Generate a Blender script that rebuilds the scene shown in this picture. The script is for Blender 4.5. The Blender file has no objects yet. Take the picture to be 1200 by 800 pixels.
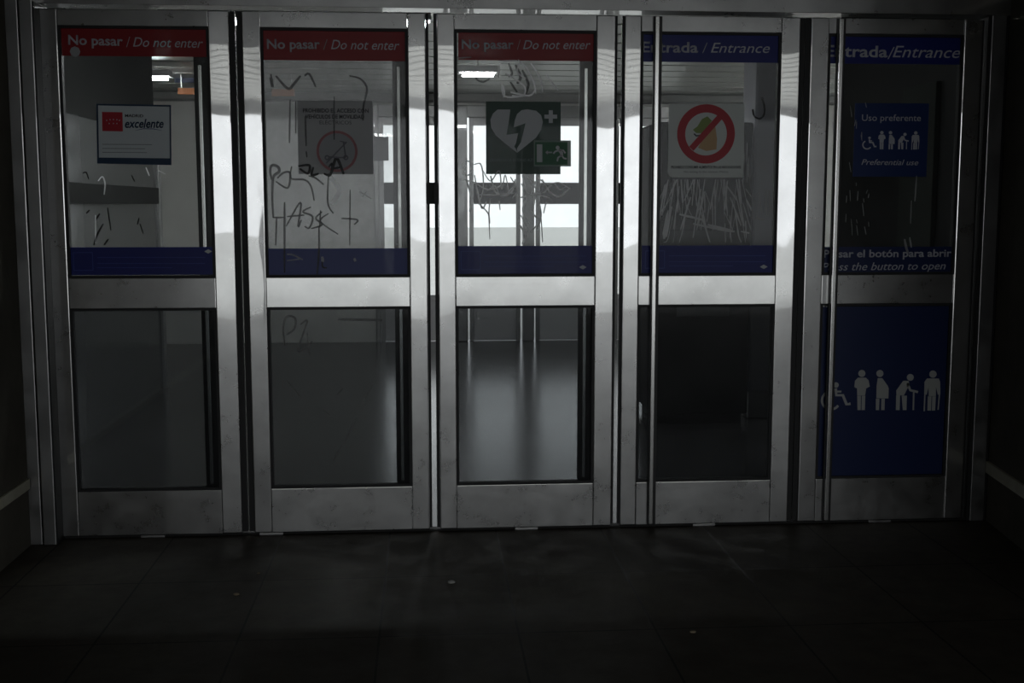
import bpy, bmesh, math, random
from mathutils import Vector, Matrix
random.seed(7)
S = bpy.context.scene
COL = S.collection

# ---------------------------------------------------------------- camera
CAM = Vector((1.99743, -4.98396, 1.41297))
YAW, PITCH, ROLL, FPX = 0.07492, 0.11613, -0.00019, 1373.35
fw = Vector((math.sin(YAW)*math.cos(PITCH), math.cos(YAW)*math.cos(PITCH), -math.sin(PITCH)))
rt = Vector((math.cos(YAW), -math.sin(YAW), 0)); up = rt.cross(fw)
rt, up = rt*math.cos(ROLL)+up*math.sin(ROLL), -rt*math.sin(ROLL)+up*math.cos(ROLL)
cd = bpy.data.cameras.new('camera'); co = bpy.data.objects.new('camera', cd); COL.objects.link(co)
cd.sensor_width = 36; cd.lens = 36*FPX/1200; cd.clip_start = .05; cd.clip_end = 200
co.matrix_world = Matrix(((rt.x, up.x, -fw.x, CAM.x), (rt.y, up.y, -fw.y, CAM.y), (rt.z, up.z, -fw.z, CAM.z), (0, 0, 0, 1)))
S.camera = co
def D(px, py, y=0.0):                       # survey point: where a sight line meets the vertical plane at depth y
    d = fw + rt*((px-600)/FPX) - up*((py-400)/FPX)
    p = CAM + d*((y-CAM.y)/d.y)
    return (p.x, p.z)

# ---------------------------------------------------------------- world, light, exposure
W = bpy.data.worlds.new('overcast_sky'); S.world = W; W.use_nodes = True
nt = W.node_tree; bg = nt.nodes['Background']
bg.inputs[0].default_value = (.93, .965, 1.0, 1); bg.inputs[1].default_value = 1.7
S.view_settings.view_transform = 'Standard'; S.view_settings.look = 'None'
S.view_settings.gamma = 1; S.view_settings.use_curve_mapping = False; S.view_settings.exposure = 0.0
S.cycles.caustics_reflective = False; S.cycles.caustics_refractive = False

def area(name, loc, rot, sx, sy, power, color=(1, 1, 1), portal=False):
    l = bpy.data.lights.new(name, 'AREA'); l.shape = 'RECTANGLE'; l.size = sx; l.size_y = sy
    l.energy = power; l.color = color
    if portal: l.cycles.is_portal = True
    o = bpy.data.objects.new(name, l); COL.objects.link(o); o.location = loc; o.rotation_euler = rot
    return o
OX0, OX1, OY = -1.2, 6.95, -10.0             # the open side of the forecourt, behind the camera
area('street_opening_portal', ((OX0+OX1)/2, OY, 1.25), (math.pi/2, 0, 0), OX1-OX0, 2.5, 1, portal=True)
area('far_doors_portal', (3.2, 7.30, 1.2), (-math.pi/2, 0, 0), 4.0, 2.3, 1, portal=True)

# ---------------------------------------------------------------- materials
def mat(name, base=(.5, .5, .5), rough=.5, metal=0.0, spec=None):
    m = bpy.data.materials.new(name); m.use_nodes = True
    b = m.node_tree.nodes['Principled BSDF']
    b.inputs['Base Color'].default_value = (*base, 1); b.inputs['Roughness'].default_value = rough
    b.inputs['Metallic'].default_value = metal
    if spec is not None: b.inputs['Specular IOR Level'].default_value = spec
    return m
def N(m, t, **k):
    n = m.node_tree.nodes.new(t)
    for a, v in k.items(): setattr(n, a, v)
    return n
def L(m, a, b): m.node_tree.links.new(a, b)
def pos(m, sc=(1, 1, 1)):
    g = N(m, 'ShaderNodeNewGeometry'); mp = N(m, 'ShaderNodeMapping'); mp.inputs['Scale'].default_value = sc
    L(m, g.outputs['Position'], mp.inputs['Vector']); return mp.outputs[0]
def noise(m, sc, scale, detail=3, rough=.5):
    n = N(m, 'ShaderNodeTexNoise'); L(m, pos(m, sc), n.inputs['Vector'])
    n.inputs['Scale'].default_value = scale; n.inputs['Detail'].default_value = detail; n.inputs['Roughness'].default_value = rough
    return n.outputs['Fac']
def ramp(m, src, stops):
    r = N(m, 'ShaderNodeValToRGB'); L(m, src, r.inputs[0])
    while len(r.color_ramp.elements) < len(stops): r.color_ramp.elements.new(.5)
    for e, (p, c) in zip(r.color_ramp.elements, stops):
        e.position = p; e.color = (*c, 1) if isinstance(c, tuple) else (c, c, c, 1)
    return r.outputs[0]
def steel(name, base=.80, mirror=.5, rlo=.26, rhi=.38, wave=.0035, tint=(1, 1, .985)):
    m = mat(name, metal=1.0); b = m.node_tree.nodes['Principled BSDF']      # brushed lobe
    c = N(m, 'ShaderNodeBsdfPrincipled'); c.inputs['Metallic'].default_value = 1; c.inputs['Roughness'].default_value = .02   # polished lobe
    n1 = noise(m, (1, 1, 1), 3.2, 6, .65)
    cr = ramp(m, n1, [(.3, tuple(base*.9*t for t in tint)), (.62, tuple(base*t for t in tint))])
    L(m, cr, b.inputs['Base Color']); L(m, cr, c.inputs['Base Color'])
    n2 = noise(m, (1, 1, 1), 9, 5, .7); L(m, ramp(m, n2, [(.35, rlo), (.75, rhi)]), b.inputs['Roughness'])
    n3 = noise(m, (1.4, 1, 1.0), 2.6, 1, .3); n4 = noise(m, (1, 1, 1), 38, 3, .6)
    b1 = N(m, 'ShaderNodeBump'); b1.inputs['Strength'].default_value = 1; b1.inputs['Distance'].default_value = wave
    L(m, n3, b1.inputs['Height']); L(m, b1.outputs[0], c.inputs['Normal'])
    b2 = N(m, 'ShaderNodeBump'); b2.inputs['Strength'].default_value = .1; b2.inputs['Distance'].default_value = .0006
    L(m, n4, b2.inputs['Height']); L(m, b1.outputs[0], b2.inputs['Normal']); L(m, b2.outputs[0], b.inputs['Normal'])
    x = N(m, 'ShaderNodeMixShader'); n5 = noise(m, (1, 1, 1), 5, 4, .6)
    L(m, ramp(m, n5, [(.3, mirror*.9), (.7, mirror*1.1)]), x.inputs[0]); L(m, b.outputs[0], x.inputs[1]); L(m, c.outputs[0], x.inputs[2])
    L(m, x.outputs[0], m.node_tree.nodes['Material Output'].inputs[0]); return m
STEEL = steel('brushed_stainless_steel')
STEEL2 = steel('dull_stainless_steel', .42, .15, .3, .5, .002)
CHROME = mat('polished_bar', (.8, .8, .78), .22, 1.0)
RUBBER = mat('black_rubber', (.006, .006, .006), .6)
BLACKSTRIP = mat('black_backing', (.008, .008, .008), .45)  # black strip behind each pull bar
ALU = mat('light_metal_edge', (.6, .6, .58), .3, 1.0)

def glass_mat(name, haze, dirt_scale=4.0, tint=(.94, .95, .945), hcol=(.65, .66, .67), streak=1.0, ior=1.36):
    m = bpy.data.materials.new(name); m.use_nodes = True; t = m.node_tree; t.nodes.clear()
    out = N(m, 'ShaderNodeOutputMaterial')
    tr = N(m, 'ShaderNodeBsdfTransparent'); tr.inputs[0].default_value = (*tint, 1)
    df = N(m, 'ShaderNodeBsdfDiffuse'); df.inputs[0].default_value = (*hcol, 1)
    tl = N(m, 'ShaderNodeBsdfTranslucent'); tl.inputs[0].default_value = (*hcol, 1)
    gl = N(m, 'ShaderNodeBsdfGlossy'); gl.inputs['Roughness'].default_value = .04
    fr = N(m, 'ShaderNodeFresnel'); fr.inputs[0].default_value = ior
    nz = noise(m, (1, 1, 1/streak), dirt_scale, 6, .7)
    hz = ramp(m, nz, [(.3, haze*.35), (.72, haze)])
    half = N(m, 'ShaderNodeMixShader'); half.inputs[0].default_value = .5
    L(m, df.outputs[0], half.inputs[1]); L(m, tl.outputs[0], half.inputs[2])
    mx = N(m, 'ShaderNodeMixShader'); L(m, hz, mx.inputs[0]); L(m, tr.outputs[0], mx.inputs[1]); L(m, half.outputs[0], mx.inputs[2])
    m2 = N(m, 'ShaderNodeMixShader'); L(m, fr.outputs[0], m2.inputs[0]); L(m, mx.outputs[0], m2.inputs[1]); L(m, gl.outputs[0], m2.inputs[2])
    L(m, m2.outputs[0], out.inputs[0]); return m
GLASS = glass_mat('clear_door_glass', .10)
GLASS_CLEAN = glass_mat('clean_door_glass', .035)
GLASS_HAZY = glass_mat('hazy_door_glass', .34, 3.0)
GLASS_FAR = glass_mat('far_glass', .08, 2.0)
GLASS_SCR = glass_mat('scratched_door_glass', .07, 6.0, streak=5.0, ior=1.22)
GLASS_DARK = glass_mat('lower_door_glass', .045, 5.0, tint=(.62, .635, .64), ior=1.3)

def film(name, col, alpha, rough=.4):       # printed adhesive film, a little of the hall shows through
    m = mat(name, col, rough); m.node_tree.nodes['Principled BSDF'].inputs['Alpha'].default_value = alpha
    m.node_tree.nodes['Principled BSDF'].inputs['Specular IOR Level'].default_value = .3
    return m
RED = film('red_film', (.33, .014, .018), .88)
BLUE = film('blue_film', (.012, .022, .2), .9)
BLUE2 = film('blue_panel_film', (.012, .024, .095), .93)
WHITE = film('white_print', (.62, .63, .68), .92)
PALE = film('pale_film', (.52, .54, .55), .8)
GREYF = film('grey_translucent_film', (.34, .34, .35), .62)
GREEN = film('dark_green_film', (.012, .055, .035), .9)
EXITG = film('exit_green_film', (.01, .13, .05), .9)
GREYP = film('grey_print', (.60, .63, .65), .95)
REDP = film('red_print', (.5, .02, .035), .97)
PINK = film('faded_red_print', (.34, .13, .14), .8)
BLACKP = film('black_print', (.03, .03, .035), .95)
NAVY = film('navy_print', (.01, .04, .09), .97)
TAN = film('tan_print', (.62, .40, .2), .95)
LEAF = film('green_print', (.25, .33, .08), .95)
TAG = film('dark_grey_spray', (.10, .10, .105), .45)
TAGD = film('black_marker', (.015, .015, .015), .85)
def etch(name, c, k):                       # frosted scratch: scatters the hall light forward
    m = bpy.data.materials.new(name); m.use_nodes = True; m.node_tree.nodes.clear()
    out = N(m, 'ShaderNodeOutputMaterial'); t = N(m, 'ShaderNodeBsdfTransparent'); a = N(m, 'ShaderNodeBsdfTranslucent'); b = N(m, 'ShaderNodeBsdfDiffuse')
    a.inputs[0].default_value = (c, c, c, 1); b.inputs[0].default_value = (c, c, c, 1)
    x = N(m, 'ShaderNodeMixShader'); x.inputs[0].default_value = .3; L(m, a.outputs[0], x.inputs[1]); L(m, b.outputs[0], x.inputs[2])
    y_ = N(m, 'ShaderNodeMixShader'); y_.inputs[0].default_value = k; L(m, t.outputs[0], y_.inputs[1]); L(m, x.outputs[0], y_.inputs[2])
    L(m, y_.outputs[0], out.inputs[0]); return m
ETCH = etch('pale_etching', .95, .85); ETCH2 = etch('soft_etching', .85, .4)
GREYT = film('grey_spray', (.2, .2, .2), .45)

# ---------------------------------------------------------------- builders
def props(o, label=None, cat=None, group=None, kind=None):
    if label: o['label'] = label
    if cat: o['category'] = cat
    if group: o['group'] = group
    if kind: o['kind'] = kind
    return o
def empty(name, loc):
    o = bpy.data.objects.new(name, None); o.empty_display_size = .1; COL.objects.link(o); o.location = loc; return o
class MB:
    def __init__(s): s.bm = bmesh.new()
    def box(s, x0, x1, y0, y1, z0, z1, bev=0):
        r = bmesh.ops.create_cube(s.bm, size=1)
        for v in r['verts']:
            v.co = Vector(((x0+x1)/2+v.co.x*(x1-x0), (y0+y1)/2+v.co.y*(y1-y0), (z0+z1)/2+v.co.z*(z1-z0)))
        if bev:
            es = list({e for v in r['verts'] for e in v.link_edges})
            bmesh.ops.bevel(s.bm, geom=es, offset=bev, segments=2, affect='EDGES', profile=.6)
        return s
    def lean(s, deg):                       # a slight warp of a panel face about its upright middle line
        xs = [v.co.x for v in s.bm.verts]; xm = (min(xs)+max(xs))/2; k = math.tan(math.radians(deg))
        for v in s.bm.verts: v.co.y += (v.co.x-xm)*k
        return s
    def prism(s, pts, y0, y1):              # outline in x,z extruded along y
        a = [s.bm.verts.new((x, y0, z)) for x, z in pts]; b = [s.bm.verts.new((x, y1, z)) for x, z in pts]
        n = len(pts); s.bm.faces.new(a); s.bm.faces.new(b[::-1])
        for i in range(n): s.bm.faces.new((a[i], b[i], b[(i+1) % n], a[(i+1) % n]))
        return s
    def frame(s, outer, inner, y0, y1):     # closed ring between two outlines of equal count
        n = len(outer)
        R = [[s.bm.verts.new((x, y, z)) for x, z in pl] for y in (y0, y1) for pl in (outer, inner)]
        for i in range(n):
            j = (i+1) % n
            s.bm.faces.new((R[0][i], R[0][j], R[1][j], R[1][i])); s.bm.faces.new((R[2][i], R[3][i], R[3][j], R[2][j]))
            s.bm.faces.new((R[0][i], R[2][i], R[2][j], R[0][j])); s.bm.faces.new((R[1][i], R[1][j], R[3][j], R[3][i]))
        return s
    def stroke(s, pts, w, y0, y1, taper=0):
        P = [Vector((p[0], p[1])) for p in pts]; n = len(P); Lf, Rg = [], []
        for i in range(n):
            d = (P[min(i+1, n-1)]-P[max(i-1, 0)])
            if d.length < 1e-9: d = Vector((1, 0))
            d.normalize(); q = Vector((-d.y, d.x)); t = i/max(1, n-1)
            ww = w*(1-taper*abs(2*t-1)**2)/2
            Lf.append(P[i]+q*ww); Rg.append(P[i]-q*ww)
        for y in (0,):
            A = [s.bm.verts.new((v.x, y0, v.y)) for v in Lf]; B = [s.bm.verts.new((v.x, y0, v.y)) for v in Rg]
            C = [s.bm.verts.new((v.x, y1, v.y)) for v in Lf]; E_ = [s.bm.verts.new((v.x, y1, v.y)) for v in Rg]
            for i in range(n-1):
                s.bm.faces.new((A[i], A[i+1], B[i+1], B[i])); s.bm.faces.new((C[i], E_[i], E_[i+1], C[i+1]))
                s.bm.faces.new((A[i], C[i], C[i+1], A[i+1])); s.bm.faces.new((B[i], B[i+1], E_[i+1], E_[i]))
            s.bm.faces.new((A[0], B[0], E_[0], C[0])); s.bm.faces.new((A[-1], C[-1], E_[-1], B[-1]))
        return s
    def tube(s, pts, r, seg=12):
        P = [Vector(p) for p in pts]; rings = []
        for i, p in enumerate(P):
            d = (P[min(i+1, len(P)-1)]-P[max(i-1, 0)]).normalized()
            a = d.orthogonal().normalized() if abs(d.z) < .9 else Vector((1, 0, 0))
            a = (a-d*a.dot(d)).normalized(); b = d.cross(a)
            rings.append([s.bm.verts.new(p+(a*math.cos(t)+b*math.sin(t))*r) for t in [2*math.pi*k/seg for k in range(seg)]])
        for u, v in zip(rings, rings[1:]):
            for k in range(seg): s.bm.faces.new((u[k], u[(k+1) % seg], v[(k+1) % seg], v[k]))
        s.bm.faces.new(rings[0][::-1]); s.bm.faces.new(rings[-1]); return s
    def build(s, name, m, parent=None, smooth=False, origin=None):
        bm = s.bm; off = Vector((0, 0, 0))
        if parent:
            p = parent
            while p: off += p.location; p = p.parent
        if origin is not None: off = Vector(origin)
        for v in bm.verts: v.co -= off
        bmesh.ops.recalc_face_normals(bm, faces=bm.faces[:])
        me = bpy.data.meshes.new(name); bm.to_mesh(me); bm.free(); me.materials.append(m)
        if smooth:
            for f in me.polygons: f.use_smooth = True
        o = bpy.data.objects.new(name, me); COL.objects.link(o)
        if parent: o.parent = parent
        elif origin is not None: o.location = off
        return o
def circ(cx, cz, r, n=40, rz=None): return [(cx+r*math.cos(2*math.pi*i/n), cz+(rz or r)*math.sin(2*math.pi*i/n)) for i in range(n)]
def struct(name, mb, m, label=None, cat=None, smooth=False):
    return props(mb.build(name, m, None, smooth), label, cat, None, 'structure')

# lettering: built-in font, laid into the frontal plane between two baseline points
def lettering(name, s, a, b, cap, y, m, parent, bold=False, italic=False, th=.0006, lab=None):
    c = bpy.data.curves.new('tmp', 'FONT'); c.body = s; c.size = 1; c.resolution_u = 3
    if bold: c.offset = .022
    if italic: c.shear = .28
    c.space_character = 1.0
    o = bpy.data.objects.new('tmp', c); COL.objects.link(o)
    dg = bpy.context.evaluated_depsgraph_get(); dg.update()
    me = bpy.data.meshes.new_from_object(o.evaluated_get(dg)); bpy.data.objects.remove(o)
    xs = [v.co.x for v in me.vertices]; x0, x1 = min(xs), max(xs); capu = .69
    A = Vector((a[0], a[1])); B = Vector((b[0], b[1])); d = B-A; ln = d.length; d /= ln; q = Vector((-d.y, d.x))
    off = Vector((0, 0, 0)); p = parent
    while p: off += p.location; p = p.parent
    bm = bmesh.new(); bm.from_mesh(me)
    for v in bm.verts:
        w = A+d*((v.co.x-x0)/(x1-x0)*ln)+q*(v.co.y/capu*cap)
        v.co = Vector((w.x, y-th, w.y))-off
    bm.to_mesh(me); bm.free(); me.materials.clear(); me.materials.append(m)
    me.name = name; t = bpy.data.objects.new(name, me); COL.objects.link(t); t.parent = parent
    so = t.modifiers.new('thickness', 'SOLIDIFY'); so.thickness = th*.8; so.offset = -1
    if lab: t['label'] = lab
    return t

# ================================================================ the forecourt (this side of the doors)
def stone(name, a, b, rough, scale=5, joint=None, bumpd=.002, spec=.5):
    m = mat(name, rough=rough, spec=spec); bs = m.node_tree.nodes['Principled BSDF']
    n = noise(m, (1, 1, 1), scale, 8, .7); c = ramp(m, n, [(.28, a), (.72, b)])
    if joint:
        br = N(m, 'ShaderNodeTexBrick'); L(m, pos(m, (1, 1, 1)), br.inputs['Vector'])
        br.inputs['Scale'].default_value = 1; br.inputs['Brick Width'].default_value = joint[0]; br.inputs['Row Height'].default_value = joint[1]
        br.inputs['Mortar Size'].default_value = joint[2]; br.offset = 0.0; br.inputs['Mortar'].default_value = (0, 0, 0, 1)
        br.inputs['Color1'].default_value = (1, 1, 1, 1); br.inputs['Color2'].default_value = (.72, .72, .72, 1)
        mx = N(m, 'ShaderNodeMix', data_type='RGBA', blend_type='MULTIPLY'); mx.inputs[0].default_value = .85
        L(m, c, mx.inputs[6]); L(m, br.outputs[0], mx.inputs[7]); c = mx.outputs[2]
    L(m, c, bs.inputs['Base Color'])
    n2 = noise(m, (1, 1, 1), scale*7, 5, .7); bp = N(m, 'ShaderNodeBump'); bp.inputs['Distance'].default_value = bumpd; bp.inputs['Strength'].default_value = .6
    L(m, n2, bp.inputs['Height']); L(m, bp.outputs[0], bs.inputs['Normal'])
    n3 = noise(m, (1, 1, 1), scale*.7, 5, .6); L(m, ramp(m, n3, [(.3, rough*.93), (.7, min(1, rough*1.06))]), bs.inputs['Roughness'])
    return m
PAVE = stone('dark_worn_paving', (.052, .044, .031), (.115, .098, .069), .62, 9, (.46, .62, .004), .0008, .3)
WALLM = stone('dark_side_wall', (.15, .14, .115), (.24, .225, .185), .75, 3, None, .002, .12)
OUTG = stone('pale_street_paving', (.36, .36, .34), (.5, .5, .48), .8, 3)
CREAM = stone('cream_strip_paint', (.7, .67, .48), (.9, .87, .70), .5, 8)
CEILM = mat('pale_ceiling_slat', (.86, .85, .80), .28, 1.0)
DARK = mat('dark_void_paint', (.012, .012, .011), .7)

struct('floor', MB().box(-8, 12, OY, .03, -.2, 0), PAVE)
# side returns of the recess; the right one splays outward like the photographed one
LX, RX, RY = D(35, 630, -.08)[0]+.002, 4.515, -1.7
LY = -4.4  # unseen length of the left return, drawn out to darken the first door's reflections
struct('wall_left', MB().prism([(-8, 0), (LX, 0), (LX, 3.2), (-8, 3.2)], LY, .0), WALLM)
mr = MB(); SPL = .15
vs = [(RX, 0.0), (RX+SPL*RY, RY), (12, RY), (12, 0.0)]
lo = [mr.bm.verts.new((x, y, 0)) for x, y in vs]; hi = [mr.bm.verts.new((x, y, 3.2)) for x, y in vs]
mr.bm.faces.new(lo); mr.bm.faces.new(hi[::-1])
for i in range(4): mr.bm.faces.new((lo[i], lo[(i+1) % 4], hi[(i+1) % 4], hi[i]))
struct('wall_right', mr, WALLM)
struct('wall_front', MB().box(-8, 12, -.02, .2, 2.335, 3.2), DARK)
struct('wall_street_left', MB().box(-8, OX0, OY-.2, OY, 0, 3.2), WALLM)
struct('wall_street_right', MB().box(OX1, 12, OY-.2, OY, 0, 3.2), WALLM)
struct('wall_street_beam', MB().box(OX0, OX1, OY-.2, OY, 2.5, 3.2), WALLM)
struct('wall_outer_left', MB().box(-8.2, -8, OY-.2, 0, -.2, 3.2), WALLM)
struct('wall_outer_right', MB().box(12, 12.2, OY-.2, 0, -.2, 3.2), WALLM)
struct('ceiling', MB().box(-8.2, 12.2, OY-.2, .2, 3.2, 3.4), DARK)
sl = MB(); y = LY-.1
while y > OY+.1:
    sl.box(-7.9, 11.9, y-.34, y, 2.62, 2.66); y -= .42
struct('ceiling_slats', sl, CEILM)
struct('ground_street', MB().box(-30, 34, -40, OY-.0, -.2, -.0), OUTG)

col = empty('added_dark_column', (-.12, OY+.35, 0)); props(col, kind='structure')  # unseen column added so the second door's left stile mirrors something dark
MB().box(-.24, .0, OY+.25, OY+.5, 0, 2.62, .02).build('shaft', WALLM, col)

# cream guide strips on the two side walls
zl = (D(20, 573)[1]-.0, ); 
a0 = D(33, 560, -.08)[1]; a1 = D(33, 572, -.08)[1]
struct('trim_1', MB().box(LX, LX+.012, LY, -.085, a1, a0, .002), CREAM)
b0 = D(1154, 540)[1]; b1 = D(1154, 553)[1]
mt = MB(); q = [(RX-.014, -.004), (RX-.014+SPL*RY, RY), (RX+.01+SPL*RY, RY), (RX+.01, -.004)]
lo = [mt.bm.verts.new((x, y, b1)) for x, y in q]; hi = [mt.bm.verts.new((x, y, b0)) for x, y in q]
mt.bm.faces.new(lo); mt.bm.faces.new(hi[::-1])
for i in range(4): mt.bm.faces.new((lo[i], lo[(i+1) % 4], hi[(i+1) % 4], hi[i]))
struct('trim_2', mt, CREAM)

# door surround: header, jambs
HB = 2.215
struct('trim_3', MB().box(.2, RX, -.012, .10, HB+.003, 2.293, .003), STEEL)
lj = MB()
xa, xb, xc = D(35, 630, -.08)[0], D(50.5, 630, -.08)[0], D(66.5, 630, -.08)[0]
MB().box(xc+.0005, xc+.004, -.08, .10, 0, HB).build('black_gap_strip', RUBBER)['kind'] = 'structure'  # black strip added to keep the gap beside the jamb dark
lj.box(xa, xb-.003, -.08, .10, 0, HB+.4, .004); lj.box(xb+.003, xc, -.086, .10, 0, HB+.4, .004)
struct('trim_4', lj, STEEL2)
rj = MB(); rj.box(D(1136, 600)[0], RX-.015, -.006, .004, 0, HB+.4, .002)
struct('black_gap_strip', MB().box(4.424, RX, .005, .10, 0, HB), RUBBER)  # same added black cover for the dark gap at the right jamb
struct('trim_5', rj, STEEL2)
struct('trim_6', MB().box(xc, .46, .03, .07, 0, .012).box(xc, RX-.05, .012, .06, 0, .006, .001), DARK)

# ================================================================ the five doors
DZ0, DZ1 = .012, 2.2
ZT, ZM1, ZM0, ZB = 2.136, 1.109, .983, .202          # glass edges
doors = [(.455, 1.208), (1.262, 2.012), (2.060, 2.808), (2.848, 3.599), (3.647, 4.398)]
stile_px = [((66.5, 90.5), (240.5, 263)), ((304, 318), (477.5, 483)), ((535, 533), (700, 695)), ((752.5, 744.5), (915.5, 904)), ((970, 957.5), (1132, 1106.5))]
GY = .018                                             # glass front face
DLAB = ['steel framed glass sliding door farthest left, with a small white poster', 'steel framed glass door second from left, hazy and covered in spray scrawls',
        'steel framed glass door in the middle with a green heart sign', 'steel framed glass door second from right with a red prohibition ring sign',
        'steel framed glass door farthest right with a solid blue lower panel']
DOOR = []
for i, (x0, x1) in enumerate(doors):
    r = empty('door_%d' % (i+1), ((x0+x1)/2, 0, 0)); props(r, DLAB[i], 'door', None, 'structure'); DOOR.append(r)
    (lt, lb), (rt_, rb) = stile_px[i]
    sl0 = (D(lt, 35)[0]+D(lb, 570)[0])/2; sr0 = (D(rt_, 35)[0]+D(rb, 570)[0])/2
    MB().box(x0, sl0, 0, .045, DZ0, DZ1, .0035).lean([-2, -1, .5, .3, 1][i]).build('stile', STEEL, r)
    MB().box(sr0, x1, 0, .045, DZ0, DZ1, .0035).lean([2, .6, .2, -.3, .8][i]).build('stile', STEEL, r)
    MB().box(sl0+.001, sr0-.001, .001, .044, ZT, DZ1, .002).lean([-1, .15, .1, .1, .5][i]).build('top_rail', STEEL, r)
    MB().box(sl0+.001, sr0-.001, .001, .044, ZM0, ZM1, .002).lean([-1, .15, .1, .1, .5][i]).build('middle_rail', STEEL, r)
    MB().box(sl0+.001, sr0-.001, .001, .044, DZ0, ZB, .002).lean([-1, .15, .1, .1, .5][i]).build('bottom_rail', STEEL, r)
    for nm, za, zb, gm in (('upper_glass', ZM1, ZT, [GLASS_CLEAN, GLASS_HAZY, GLASS, GLASS_SCR, GLASS_CLEAN][i]), ('lower_glass', ZB, ZM0, [GLASS_DARK, GLASS_HAZY if False else GLASS_DARK, GLASS_DARK, GLASS_DARK, GLASS_DARK][i])):
        g = MB().box(sl0+.006, sr0-.006, GY, GY+.008, za+.006, zb-.006).build(nm, gm, r)
        MB().frame([(sl0, za), (sr0, za), (sr0, zb), (sl0, zb)], [(sl0+.011, za+.011), (sr0-.011, za+.011), (sr0-.011, zb-.011), (sl0+.011, zb-.011)], .006, .036).build('gasket', RUBBER, g)
    # rubber edge seals
    gaps = {0: (.012, .024), 1: (.024, .012), 2: (.015, .010), 3: (.010, .022), 4: (.022, .012)}[i]
    MB().box(x0-gaps[0], x0-.0005, .012, .034, DZ0+.004, DZ1).build('edge_seal', RUBBER, r)
    MB().box(x1+.0005, x1+gaps[1], .012, .034, DZ0+.004, DZ1).build('edge_seal', RUBBER, r)
    # full-height pull bar on its black backing
    if i >= 3:
        (ta, tb), yb = ((769.8, 763.5), (986.3, 969))[i-3], -.030
        xm = (D(ta, 22, yb)[0]+D(tb, 606, yb)[0])/2
        bk = MB().box(xm-.013, xm+.024, -.014, -.0005, DZ0+.004, DZ1-.004, .002).build('bar_backing', BLACKSTRIP, r)
        MB().box(xm-.0085, xm+.0085, yb-.004, yb+.0155, DZ0+.01, DZ1-.006, .0025).build('pull_bar', CHROME, r)
    else:
        (ta, tb), yb = ((237.5, 249), (465.5, 473.5), (685.3, 682))[i], .078
        xm = (D(ta, 80, yb)[0]+D(tb, 560, yb)[0])/2
        MB().box(xm-.026, xm+.032, .046, .060, DZ0+.004, DZ1-.004, .002).build('bar_backing', BLACKSTRIP, r)
        # the bar stands in a slot of the backing so it shows from both sides
        MB().box(xm-.0075, xm+.0075, .032, .0455, ZB+.02, ZT-.15, .002).build('pull_bar', CHROME, r)
    MB().box(x0+.002, x1-.002, .018, .030, .0004, DZ0-.0005).build('light_leak_stop', RUBBER, r)  # strip added to stop hall light leaking under the door
    # floor guide foot
    MB().box((x0+x1)/2-.05 if i != 1 else x0+.02, (x0+x1)/2+.05 if i != 1 else x0+.12, -.004, .02, .0005, .010, .001).build('floor_guide', STEEL2, r)

# ================================================================ signs and stickers on the glass
GF = GY-.0004
def q4(pts, y=GF): return [D(px, py, y) for px, py in pts]
def rectpx(x0, y0, x1, y1, y=GF):
    a, b = D(x0, y0, y), D(x1, y1, y); c = D(x0, y1, y); d = D(x1, y0, y)
    xl = (a[0]+c[0])/2; xr = (b[0]+d[0])/2; zt = (a[1]+d[1])/2; zb = (b[1]+c[1])/2
    return [(xl, zb), (xr, zb), (xr, zt), (xl, zt)]
def sheet(name, pts, m, label, cat, th=.0012, group=None):
    o = MB().prism(pts, GF-th, GF).build(name, m, origin=(sum(p[0] for p in pts)/len(pts), GF, min(p[1] for p in pts)))
    return props(o, label, cat, group)
F1 = GF-.0013
def cap_of(px, pyb, pyt): return D(px, pyt, F1)[1]-D(px, pyb, F1)[1]

# top banners
no_enter = [(0, (69, 30, 243, 66), (80, 52, 144, 53.5), (148, 55, 153, 43), (156, 54.5, 238, 56), 11, 'red strip reading No pasar on the leftmost door, white dot at its lower left'),
            (1, (306, 36, 476, 71), (313, 57, 375, 57), (379, 58, 384, 46), (388, 57.5, 468, 58.5), 11, 'red strip reading No pasar / Do not enter on the hazy scrawled door'),
            (2, (537, 37, 700, 71), (541, 57, 602, 57), (606, 58, 610, 46), (613, 57.5, 692, 57.5), 10.5, 'red strip reading No pasar / Do not enter above the green heart sign')]
for i, rc, t1, sl_, t2, ch, lab in no_enter:
    o = sheet('banner_sign', rectpx(*rc), RED, lab, 'sign', group='red no entry strips')
    lettering('lettering', 'No pasar', D(t1[0], t1[1], F1), D(t1[2], t1[3], F1), cap_of(t1[0], t1[1], t1[1]-ch), F1, WHITE, o, bold=True)
    lettering('lettering', '/', D(sl_[0], sl_[1], F1), D(sl_[2], sl_[1], F1), cap_of(sl_[0], sl_[1], sl_[1]-ch-1), F1, PALE, o, italic=True)
    lettering('lettering', 'Do not enter', D(t2[0], t2[1], F1), D(t2[2], t2[3], F1), cap_of(t2[0], t2[1], t2[1]-ch), F1, WHITE, o, italic=True)
o = sheet('banner_sign', rectpx(753, 41, 916, 73), BLUE, 'blue strip reading Entrada / Entrance above the red ring sign', 'sign', group='blue entrance strips')
lettering('lettering', 'Entrada', D(752, 61, F1), D(818, 61.5, F1), cap_of(800, 61, 49), F1, WHITE, o, bold=True)
lettering('lettering', '/', D(823, 62, F1), D(829, 62, F1), cap_of(800, 61, 49), F1, PALE, o, italic=True)
lettering('lettering', 'Entrance', D(833, 61.5, F1), D(902, 62, F1), cap_of(860, 61, 49.5), F1, WHITE, o, italic=True)
o = sheet('banner_sign', rectpx(970, 42, 1125, 75), BLUE, 'blue strip reading Entrada/Entrance at the top of the rightmost door', 'sign', group='blue entrance strips')
lettering('lettering', 'Entrada', D(967, 66, F1), D(1040, 67, F1), cap_of(1000, 66, 53), F1, WHITE, o, bold=True)
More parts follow.
